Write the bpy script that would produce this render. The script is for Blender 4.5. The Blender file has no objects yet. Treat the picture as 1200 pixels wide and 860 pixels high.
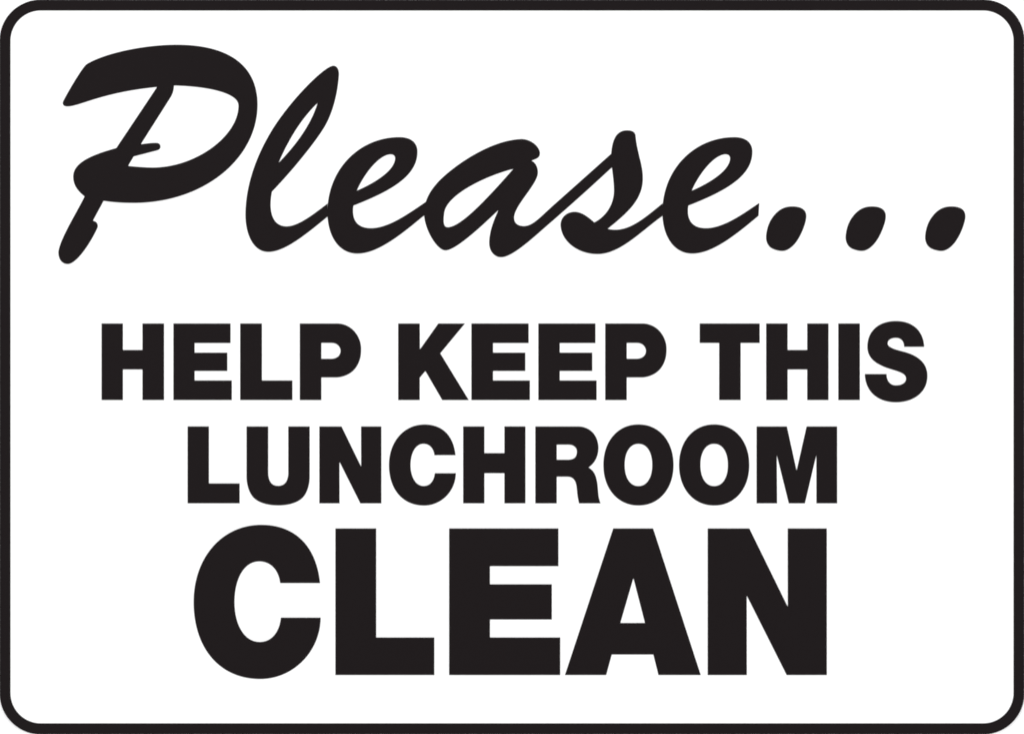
import bpy, math
from mathutils import Vector

# ------------------------------------------------------------------ scale
# The sign is a 14 x 10 inch sheet.  Outlines below are written in sign units
# (1200 across, 860 down, origin at the sign's upper left corner).
U = 0.3556 / 1200.0            # metres per sign unit, across
V = U * 859.0 / 860.0          # metres per sign unit, down
H0 = 1.45                      # height of the sign's centre above the floor


def X(x): return (x - 600.0) * U
def Z(y): return H0 - (y - 430.0) * V


# ------------------------------------------------------------------ camera
scene = bpy.context.scene
cam_data = bpy.data.cameras.new("camera")
cam = bpy.data.objects.new("camera", cam_data)
scene.collection.objects.link(cam)
cam_data.sensor_width = 36.0
cam_data.lens = 85.0
dist = 0.3556 * 85.0 / 36.0
FRONT = -0.0008                # plane of the sign's printed face
cam.location = (0.0, FRONT - dist, H0)
cam.rotation_euler = (math.radians(90), 0, 0)
cam_data.clip_start = 0.01
cam_data.clip_end = 50.0
scene.camera = cam
scene.render.resolution_x = 1024
scene.render.resolution_y = 733

# ------------------------------------------------------------------ world, lamps, exposure
world = bpy.data.worlds.new("World")
scene.world = world
world.use_nodes = True
bg = world.node_tree.nodes["Background"]
bg.inputs["Color"].default_value = (1.0, 1.0, 1.0, 1)
bg.inputs["Strength"].default_value = 0.36
scene.view_settings.view_transform = 'Standard'
scene.view_settings.look = 'None'
scene.view_settings.exposure = 0.0
scene.view_settings.gamma = 1.0
scene.cycles.filter_width = 1.8
scene.cycles.use_denoising = True


def softbox(name, loc, w, h, power):
    d = bpy.data.lights.new(name, 'AREA')
    d.shape = 'RECTANGLE'
    d.size, d.size_y = w, h
    d.energy = power
    d.color = (1.0, 1.0, 1.0)
    o = bpy.data.objects.new(name, d)
    scene.collection.objects.link(o)
    o.location = loc
    o.rotation_euler = (Vector((0, 0, H0)) - Vector(loc)).to_track_quat('-Z', 'Y').to_euler()


softbox("softbox_light", (-1.5, -1.3, H0 + 0.15), 1.0, 1.4, 28.3)
softbox("softbox_light", (1.5, -1.3, H0 + 0.15), 1.0, 1.4, 28.3)
softbox("softbox_light", (0.0, -1.1, H0 + 1.5), 1.4, 0.8, 11.8)


# ------------------------------------------------------------------ materials
def material(name, colour, rough, spec, grain=0.0, grain_scale=900.0, bump=0.0):
    m = bpy.data.materials.new(name)
    m.use_nodes = True
    nt = m.node_tree
    b = nt.nodes["Principled BSDF"]
    b.inputs["Base Color"].default_value = (*colour, 1)
    b.inputs["Roughness"].default_value = rough
    b.inputs["Specular IOR Level"].default_value = spec
    tc = nt.nodes.new("ShaderNodeTexCoord")
    nz = nt.nodes.new("ShaderNodeTexNoise")
    nz.inputs["Scale"].default_value = grain_scale
    nz.inputs["Detail"].default_value = 3
    nt.links.new(tc.outputs["Object"], nz.inputs["Vector"])
    if grain:
        mr = nt.nodes.new("ShaderNodeMapRange")
        mr.inputs["To Min"].default_value = 1.0 - grain
        mr.inputs["To Max"].default_value = 1.0 + grain
        mx = nt.nodes.new("ShaderNodeVectorMath")
        mx.operation = 'SCALE'
        mx.inputs[0].default_value = colour
        nt.links.new(nz.outputs["Fac"], mr.inputs["Value"])
        nt.links.new(mr.outputs["Result"], mx.inputs["Scale"])
        nt.links.new(mx.outputs["Vector"], b.inputs["Base Color"])
    if bump:
        bp = nt.nodes.new("ShaderNodeBump")
        bp.inputs["Strength"].default_value = bump
        bp.inputs["Distance"].default_value = 0.00005
        nt.links.new(nz.outputs["Fac"], bp.inputs["Height"])
        nt.links.new(bp.outputs["Normal"], b.inputs["Normal"])
    return m


M_WHITE = material("white_plastic", (0.82, 0.82, 0.82), 0.55, 0.3, bump=0.05)
M_INK = material("black_ink", (0.0090, 0.0067, 0.0072), 0.65, 0.05)
M_WALL = material("white_painted_wall", (0.86, 0.86, 0.86), 0.8, 0.2, grain_scale=160.0, bump=0.1)


# ------------------------------------------------------------------ outlines
# A contour is a text of points "x,y" (smooth), "x,y!" (corner) or "x,y~"
# (a straight edge running smoothly into a curve), read at a scale and origin.
def parse(txt, ox=0.0, oy=0.0, s=1.0, dx=0.0, dy=0.0):
    pts = []
    for t in txt.split():
        if t[0] == 'C':                              # cubic curve from the last point: C c1;c2;end
            p0 = last
            p1, p2, p3 = [tuple(float(v) for v in q.split(',')) for q in t[1:].split(';')]
            n = max(6, int(math.dist(p0, p3) / s / 1.2))
            for i in range(1, n + 1):
                u = i / n
                w0, w1, w2, w3 = (1 - u) ** 3, 3 * u * (1 - u) ** 2, 3 * u * u * (1 - u), u ** 3
                pts.append((ox + (w0 * p0[0] + w1 * p1[0] + w2 * p2[0] + w3 * p3[0]) / s + dx,
                            oy + (w0 * p0[1] + w1 * p1[1] + w2 * p2[1] + w3 * p3[1]) / s + dy, '!'))
            last = p3
            continue
        k = t[-1] if t[-1] in '!~' else 's'
        a, b = t.rstrip('!~').split(',')
        last = (float(a), float(b))
        pts.append((ox + float(a) / s + dx, oy + float(b) / s + dy, k))
    return pts


def tridiag(a, b, c, d):
    n = len(d)
    c, d = c[:], d[:]
    c[0] /= b[0]; d[0] /= b[0]
    for i in range(1, n):
        m = b[i] - a[i] * c[i - 1]
        c[i] = c[i] / m if i < n - 1 else 0
        d[i] = (d[i] - a[i] * d[i - 1]) / m
    for i in range(n - 2, -1, -1):
        d[i] -= c[i] * d[i + 1]
    return d


def spline(pts, t0=None, t1=None):
    """C2 spline through pts (chord-length), ends natural or clamped to unit tangents."""
    n = len(pts)
    h = [max(math.dist(pts[i], pts[i + 1]), 1e-6) ** 0.75 for i in range(n - 1)]
    out = []
    comps = []
    for ax in (0, 1):
        p = [q[ax] for q in pts]
        a = [0.0] * n; b = [0.0] * n; c = [0.0] * n; d = [0.0] * n
        if t0: b[0], d[0] = 1.0, t0[ax] * math.dist(pts[0], pts[1]) / h[0]
        else: b[0], c[0], d[0] = 2.0, 1.0, 3 * (p[1] - p[0]) / h[0]
        if t1: b[-1], d[-1] = 1.0, t1[ax] * math.dist(pts[-2], pts[-1]) / h[-1]
        else: a[-1], b[-1], d[-1] = 1.0, 2.0, 3 * (p[-1] - p[-2]) / h[-1]
        for i in range(1, n - 1):
            a[i] = h[i]; b[i] = 2 * (h[i - 1] + h[i]); c[i] = h[i - 1]
            d[i] = 3 * (h[i] * (p[i] - p[i - 1]) / h[i - 1] + h[i - 1] * (p[i + 1] - p[i]) / h[i])
        comps.append((p, tridiag(a, b, c, d)))
    for i in range(n - 1):
        steps = max(3, int(math.dist(pts[i], pts[i + 1]) / 1.2))
        for k in range(steps):
            u = k / steps
            h00 = 2 * u**3 - 3 * u**2 + 1; h10 = u**3 - 2 * u**2 + u
            h01 = -2 * u**3 + 3 * u**2; h11 = u**3 - u**2
            out.append(tuple(h00 * p[i] + h10 * h[i] * m[i] + h01 * p[i + 1] + h11 * h[i] * m[i + 1]
                             for p, m in comps))
    out.append(tuple(pts[-1]))
    return out


def unit(a, b):
    L = math.dist(a, b) or 1.0
    return ((b[0] - a[0]) / L, (b[1] - a[1]) / L)


def contour(pts):
    k0 = next((i for i, p in enumerate(pts) if p[2] != 's'), None)
    if k0 is None:                                   # closed smooth loop
        n = len(pts)
        w = [(p[0], p[1]) for p in pts]
        ext = w[-4:] + w + w[:5]
        dense = spline(ext)
        i0 = min(range(len(dense) // 2), key=lambda i: math.dist(dense[i], w[0]))
        i1 = max(range(len(dense) // 2, len(dense)), key=lambda i: -math.dist(dense[i], w[0]))
        return dense[i0:i1]
    pts = pts[k0:] + pts[:k0 + 1]
    out, i = [], 0
    while i < len(pts) - 1:
        j = i + 1
        while pts[j][2] == 's': j += 1
        seg = [(p[0], p[1]) for p in pts[i:j + 1]]
        if len(seg) == 2:
            out.append(seg[0])
        else:
            t0 = t1 = None
            if pts[i][2] == '~':
                prev = pts[i - 1] if i else pts[-2]
                t0 = unit(prev[:2], seg[0])
            if pts[j][2] == '~':
                nxt = pts[j + 1] if j + 1 < len(pts) else pts[1]
                t1 = unit(seg[-1], nxt[:2])
            out += spline(seg, t0, t1)[:-1]
        i = j
    return out


def spread(loops, d):
    """Ink gain: push the outline of a filled shape outwards (holes inwards) by d."""
    res = []
    for k, lp in enumerate(loops):
        q = [lp[0]]
        for p in lp[1:]:
            if math.dist(p, q[-1]) > 0.02: q.append(p)
        if math.dist(q[0], q[-1]) < 0.02: q.pop()
        n = len(q)
        area = sum(q[i][0] * q[(i + 1) % n][1] - q[(i + 1) % n][0] * q[i][1] for i in range(n))
        sg = (1 if area > 0 else -1) * (1 if k == 0 else -1) * d
        o = []
        for i in range(n):
            e0, e1 = unit(q[i - 1], q[i]), unit(q[i], q[(i + 1) % n])
            n0, n1 = (e0[1], -e0[0]), (e1[1], -e1[0])
            mx, my = n0[0] + n1[0], n0[1] + n1[1]
            f = 2.0 / max(mx * mx + my * my, 0.5)
            o.append((q[i][0] + sg * mx * f, q[i][1] + sg * my * f))
        res.append(o)
    return res


def superellipse(cx, cy, rx, ry, e=2.0, n=160):
    r = []
    for i in range(n):
        t = 2 * math.pi * i / n
        c, s = math.cos(t), math.sin(t)
        r.append((cx + rx * math.copysign(abs(c) ** (2 / e), c), cy + ry * math.copysign(abs(s) ** (2 / e), s)))
    return r


def rounded_rect(x0, y0, x1, y1, r, n=24):
    p = []
    for cx, cy, a0 in ((x1 - r, y0 + r, -90), (x1 - r, y1 - r, 0), (x0 + r, y1 - r, 90), (x0 + r, y0 + r, 180)):
        for i in range(n + 1):
            a = math.radians(a0 + 90 * i / n)
            p.append((cx + r * math.cos(a), cy + r * math.sin(a)))
    return p


def box(x0, y0, x1, y1): return [(x0, y0), (x1, y0), (x1, y1), (x0, y1)]


def plate(name, loops, y_back, y_front, mat, parent, label=None):
    """A flat plate with holes: even-odd fill of the loops, real thickness."""
    cu = bpy.data.curves.new(name, 'CURVE')
    cu.dimensions = '2D'
    cu.fill_mode = 'BOTH'
    cu.extrude = (y_back - y_front) / 2
    for lp in loops:
        sp = cu.splines.new('POLY')
        sp.points.add(len(lp) - 1)
        for q, (x, y) in zip(sp.points, lp):
            q.co = (X(x), Z(y) - H0, 0, 1)
        sp.use_cyclic_u = True
    tmp = bpy.data.objects.new("tmp", cu)
    scene.collection.objects.link(tmp)
    dg = bpy.context.evaluated_depsgraph_get()
    me = bpy.data.meshes.new_from_object(tmp.evaluated_get(dg))
    bpy.data.objects.remove(tmp)
    bpy.data.curves.remove(cu)
    mid = (y_back + y_front) / 2
    for v in me.vertices:                            # stand the plate up, face towards -Y
        x, y, z = v.co
        v.co = (x, mid - z, y)
    me.name = name
    me.materials.clear()
    me.materials.append(mat)
    for p in me.polygons: p.use_smooth = False
    o = bpy.data.objects.new(name, me)
    scene.collection.objects.link(o)
    o.parent = parent
    if label: o["label"] = label
    return o


# ------------------------------------------------------------------ background wall
wm = bpy.data.meshes.new("wall")
W = 2.5
wm.from_pydata([(-W, 0.0, 0), (W, 0.0, 0), (W, 0.0, 3), (-W, 0.0, 3),
                (-W, 0.1, 0), (W, 0.1, 0), (W, 0.1, 3), (-W, 0.1, 3)], [],
               [(0, 1, 2, 3), (5, 4, 7, 6), (4, 0, 3, 7), (1, 5, 6, 2), (3, 2, 6, 7), (4, 5, 1, 0)])
wm.materials.append(M_WALL)
wall = bpy.data.objects.new("wall", wm)
scene.collection.objects.link(wall)
wall["kind"] = "structure"

# ------------------------------------------------------------------ the sign
sign = bpy.data.objects.new("sign", None)
scene.collection.objects.link(sign)
sign.location = (0, 0, H0)
sign["label"] = "white rounded rectangular lunchroom notice with thin black border and black lettering on a white wall"
sign["category"] = "sign"

plate("panel", [rounded_rect(-0.6, -0.6, 1200.6, 860.6, 48.6)], -0.0001, FRONT, M_WHITE, sign)
INK = 0.00006
GAIN = 0.2
plate("border", [rounded_rect(-0.6, -0.6, 1200.6, 860.6, 48.6), rounded_rect(12.3, 12.4, 1187.7, 847.4, 35.5)],
      FRONT - 0.00001, FRONT - INK, M_INK, sign, "thin black border line following the rounded edge")


def word(name, label):
    o = bpy.data.objects.new(name, None)
    scene.collection.objects.link(o)
    o.parent = sign
    o["label"] = label
    return o


layer = [0]


def letter(parent, label, loops, name="letter"):
    layer[0] ^= 1                                    # neighbours that overlap get their own ink height
    return plate(name, spread(loops, GAIN), FRONT - 0.00001, FRONT - INK - 0.00002 * layer[0], M_INK, parent, label)


# ---- "Please..." in brush script
w = word("word", "large slanted brush script word Please with three dots")
A = (60, 40, 4.776); B = (60, 140, 4.776)
C_ = (280, 60, 5.3727); D = (280, 150, 5.3727); E_ = (480, 150, 5.3727); F = (640, 145, 5.3727); G = (760, 145, 5.3727)

P_out = parse("594,295! 365,638! C210,680;124,725;124,798 C124,845;150,878;188,908 C140,1005;48,1150;41,1220 "
              "C41,1260;62,1286;92,1286 C150,1286;240,1130;260,1078 C262,1055;245,1045;232,1045 293,932! "
              "C350,941;405,944;460,944 C860,944;1154,690;1154,395 C1154,170;985,59;700,60 C520,60;300,107;200,168 "
              "C176,183;86,338;67,378 C63,392;68,404;90,404 C160,404;280,325;594,295", *A)
P_in = parse("686,287! C850,290;1049,322;1049,400 C1049,570;810,746;570,747 C520,747;470,742;429,738 461,684! "
             "585,652! C600,649;611,642;611,630 C611,615;600,609;588,609 C560,609;530,613;500,617 663,360! "
             "C678,336;685,320;686,287", *A)
letter(w, "slanted brush script capital P", [contour(P_out), contour(P_in)])

l_out = parse("595,92! C617,92;629,115;629,145 C620,280;585,400;533,484 C480,570;350,735;207,884 "
              "C185,1000;205,1103;300,1103 C370,1103;460,1035;556,961 556,1042! C400,1172;280,1263;185,1263 "
              "C90,1263;42,1150;42,1030 C42,880;88,690;217,484 C330,305;540,92;595,92", *C_)
l_in = parse("497,323! C450,480;340,610;247,707 C305,570;385,430;497,323", *C_)
letter(w, "slanted brush script letter l", [contour(l_out), contour(l_in)])


def script_e(dx, tail=0):
    o = parse("1010,58! C1080,58;1123,90;1123,150 C1123,300;960,395;720,488 C705,590;755,631;830,631 "
              "C940,631;1060,545;%d,%d %d,%d! C1010,680;870,790;745,790 C630,790;558,680;558,530 "
              "C558,260;760,58;1010,58" % (1166 + tail, 473 - tail * 0.6, 1162 + tail, 552 - tail * 0.75), *D, dx=dx)
    i = parse("740,396! C795,272;890,165;955,165 C975,165;986,175;984,195 C978,265;870,340;740,396", *D, dx=dx)
    return [contour(o), contour(i)]


letter(w, "slanted brush script letter e between l and a", script_e(0, 9))

a_out = parse("705,70! C765,70;820,120;820,160 C820,190;790,195;765,206 C792,215;807,248;807,280 "
              "C806,355;657,487;657,565 C657,600;683,618;718,618 C775,618;820,564;900,492 1276,157! 1280,241! "
              "C1140,372;1000,497;860,618 C745,719;640,813;575,813 C535,813;502,775;502,725 C502,650;532,575;563,512 "
              "C430,640;285,770;225,770 C170,768;92,630;92,540 C92,455;130,395;180,340 C253,260;495,76;705,70", *E_)
a_in = parse("655,256! C480,300;230,420;217,535 C210,590;212,625;240,625 C320,625;480,455;655,256", *E_)
letter(w, "slanted brush script letter a with a long joining stroke", [contour(a_out), contour(a_in)])

s_out = parse("510,42! C545,42;560,55;562,75 C572,185;606,250;608,335 C612,470;520,555;385,662 "
              "C510,692;610,602;732,503 730,581! C595,678;465,819;325,820 C190,820;92,730;92,635 "
              "C92,590;130,555;180,555 C222,555;262,585;303,622 C385,580;428,500;428,420 C428,370;420,320;415,272 "
              "410,190! C418,95;445,42;510,42", *F)
letter(w, "slanted brush script letter s", [contour(s_out)])
letter(w, "slanted brush script letter e at the end of the word", script_e(392.5))
for i, lb in enumerate(("slanted oval dot beside the last script e", "middle slanted oval dot",
                        "slanted oval dot nearest the right border")):
    letter(w, lb, [contour(parse("905,521 950,527 980,545 992,575 985,625 965,680 935,735 900,775 855,799 810,796 "
                                 "765,775 743,735 743,690 757,635 785,585 825,545 865,526", *G, dx=93.2 * i))], "dot")

# ---- block lettering
T1, B1 = 379.1, 468.6
T2, B2 = 499.7, 589.6
T3, B3 = 619.25, 790.75


def let_H(x0, x1, x2, x3, T, Bm, b0, b1):
    return [[(x0, T), (x1, T), (x1, b0), (x2, b0), (x2, T), (x3, T), (x3, Bm), (x2, Bm), (x2, b1), (x1, b1), (x1, Bm), (x0, Bm)]]


def let_E(x0, xi, xt, xm, xb, T, Bm, y1, y2, y3, y4):
    return [[(x0, T), (xt, T), (xt, y1), (xi, y1), (xi, y2), (xm, y2), (xm, y3), (xi, y3), (xi, y4), (xb, y4), (xb, Bm), (x0, Bm)]]


def let_L(x0, x1, x2, T, Bm, yf):
    return [[(x0, T), (x1, T), (x1, yf), (x2, yf), (x2, Bm), (x0, Bm)]]


def let_P(dx):
    S = (340, 370, 8.0)
    return [contour(parse("92,73! 440,73~ 510,85 580,125 635,195 660,265 664,325 656,395 625,470 575,527 510,562 "
                          "430,577~ 291,577! 291,789! 92,789!", *S, dx=dx)),
            contour(parse("291,253! 385,253~ 430,262 460,287 474,328 460,372 430,395 385,404~ 291,404!", *S, dx=dx))]


def outline(txt, ox, oy, s): return contour(parse(txt, ox, oy, s))


BIG_C = ("1239,624! C1200,255;985,80;690,80 C320,80;57,390;57,802 C57,1235;300,1523;680,1523 "
         "C985,1523;1240,1270;1245,950 875,950! C860,1090;785,1178;675,1178 C525,1178;437,1010;437,802 "
         "C437,590;525,421;670,421 C785,421;855,510;868,624")
EY = (401.8, 413.3, 434.5, 445.9)
w = word("word", "bold block word HELP")
letter(w, "bold block letter H", let_H(119.2, 143.9, 167.1, 192.1, T1, B1, 410.2, 432.8))
letter(w, "bold block letter E", let_E(203.4, 227.9, 270.0, 266.2, 271.5, T1, B1, *EY))
letter(w, "bold block letter L", let_L(281.6, 306.8, 342.5, T1, B1, 445.9))
letter(w, "bold block letter P", let_P(0))
w = word("word", "bold block word KEEP")
letter(w, "bold block letter K", [outline("54,73! 254,73! 256,318! 430,73! 677,73! 446,352! 713,789! 467,789! 308,516! "
                                          "254,580! 254,789! 54,789!", 460, 370, 8)])
letter(w, "bold block letter E after the K", let_E(552.6, 577.6, 619.3, 615.4, 620.8, T1, B1, *EY))
letter(w, "bold block letter E before the P", let_E(631.0, 655.8, 697.6, 693.9, 699.0, T1, B1, *EY))
letter(w, "bold block letter P", let_P(357.9))
w = word("word", "bold block word THIS")
letter(w, "bold block letter T", [[(820.1, T1), (890.1, T1), (890.1, 401.7), (867.8, 401.7), (867.8, B1), (842.9, B1), (842.9, 401.7), (820.1, 401.7)]])
letter(w, "bold block letter H", let_H(898.0, 922.8, 946.1, 970.7, T1, B1, 410.2, 432.8))
letter(w, "bold block letter I", [box(982.5, T1, 1007.5, B1)])
letter(w, "bold block letter S", [outline(
    "1063,290! C1055,140;955,50;800,50 C630,50;533,150;533,290 C533,420;650,470;780,508 C870,535;895,555;895,590 "
    "C895,628;855,653;800,653 C740,653;710,605;710,547 509,547! C512,700;620,810;800,810 C965,810;1093,715;1093,565 "
    "C1093,430;990,365;850,332 C770,312;720,290;720,260 C720,226;752,206;798,206 C850,206;877,238;877,290", 950, 370, 8)])

w = word("word", "bold block word LUNCHROOM")
letter(w, "bold block letter L", let_L(220.0, 244.7, 280.7, T2, B2, 566.5))
letter(w, "bold block letter U", [outline(
    "633,78! 833,78! 833,515~ 840,565 868,615 928,635 988,615 1017,565 1024,515~ 1024,78! 1222,78! 1222,545~ "
    "1210,640 1160,740 1060,798 928,816 795,798 695,740 645,640 633,545~", 210, 490, 8)])
letter(w, "bold block letter N", [outline("195,78! 401,78! 586,456! 586,78! 774,78! 774,797! 579,797! 382,406! 382,797! 195,797!", 350, 490, 8)])
K = 8 / 0.5253
letter(w, "bold block letter C", [outline(BIG_C, 440 + 128 / 8 - 57 / K, 490 + 59.5 / 8 - 80 / K, K)])
letter(w, "bold block letter H", let_H(542.9, 567.5, 591.25, 615.6, T2, B2, 531.0, 554.3))
letter(w, "bold block letter R", [outline(
    "380,78! 780,78~ 860,95 925,145 960,215 969,280 958,350 925,415 877,462! 920,500 948,560 962,640 972,740 "
    "988,797! 790,797! 775,720 765,630 748,582 720,556 680,547~ 578,547! 578,797! 380,797!", 580, 490, 8),
    outline("578,247! 690,247~ 738,258 766,290 769,325 752,368 690,390~ 578,390!", 580, 490, 8)])
for dx, lb in ((0, "bold block letter O after the R"), (88.7, "bold block letter O before the M")):
    cx, cy = 690 + 465.5 / 8 + dx, 490 + 438 / 8
    letter(w, lb, [superellipse(cx, cy, 327.5 / 8, 379 / 8, 2.12), superellipse(cx, cy, 130 / 8, 198.5 / 8, 2.2)])
letter(w, "bold block letter M", [outline("374,78! 656,78! 748,493! 843,78! 1127,78! 1127,797! 935,797! 933,345! "
                                          "825,797! 676,797! 562,345! 564,797! 374,797!", 840, 490, 8)])

w = word("word", "largest bold block word CLEAN")
letter(w, "largest bold block letter C", [outline(BIG_C, 220, 605, 8)])
letter(w, "largest bold block letter L", let_L(393.2, 440.7, 508.8, T3, B3, 747.0))
letter(w, "largest bold block letter E", let_E(526.5, 574.0, 654.2, 646.5, 656.3, T3, B3, 663.2, 684.7, 725.7, 747.0))
letter(w, "largest bold block letter A", [outline("275,37! 461,37! 684,723! 487,723! 463,627! 267,627! 241,723! 49,723!", 650, 610, 4),
                                          outline("369,268! 424,480! 307,480!", 650, 610, 4)])
letter(w, "largest bold block letter N", [outline("558,37! 752,37! 933,405! 933,37! 1115,37! 1115,723! 928,723! 740,350! 740,723! 558,723!", 690, 610, 4)])
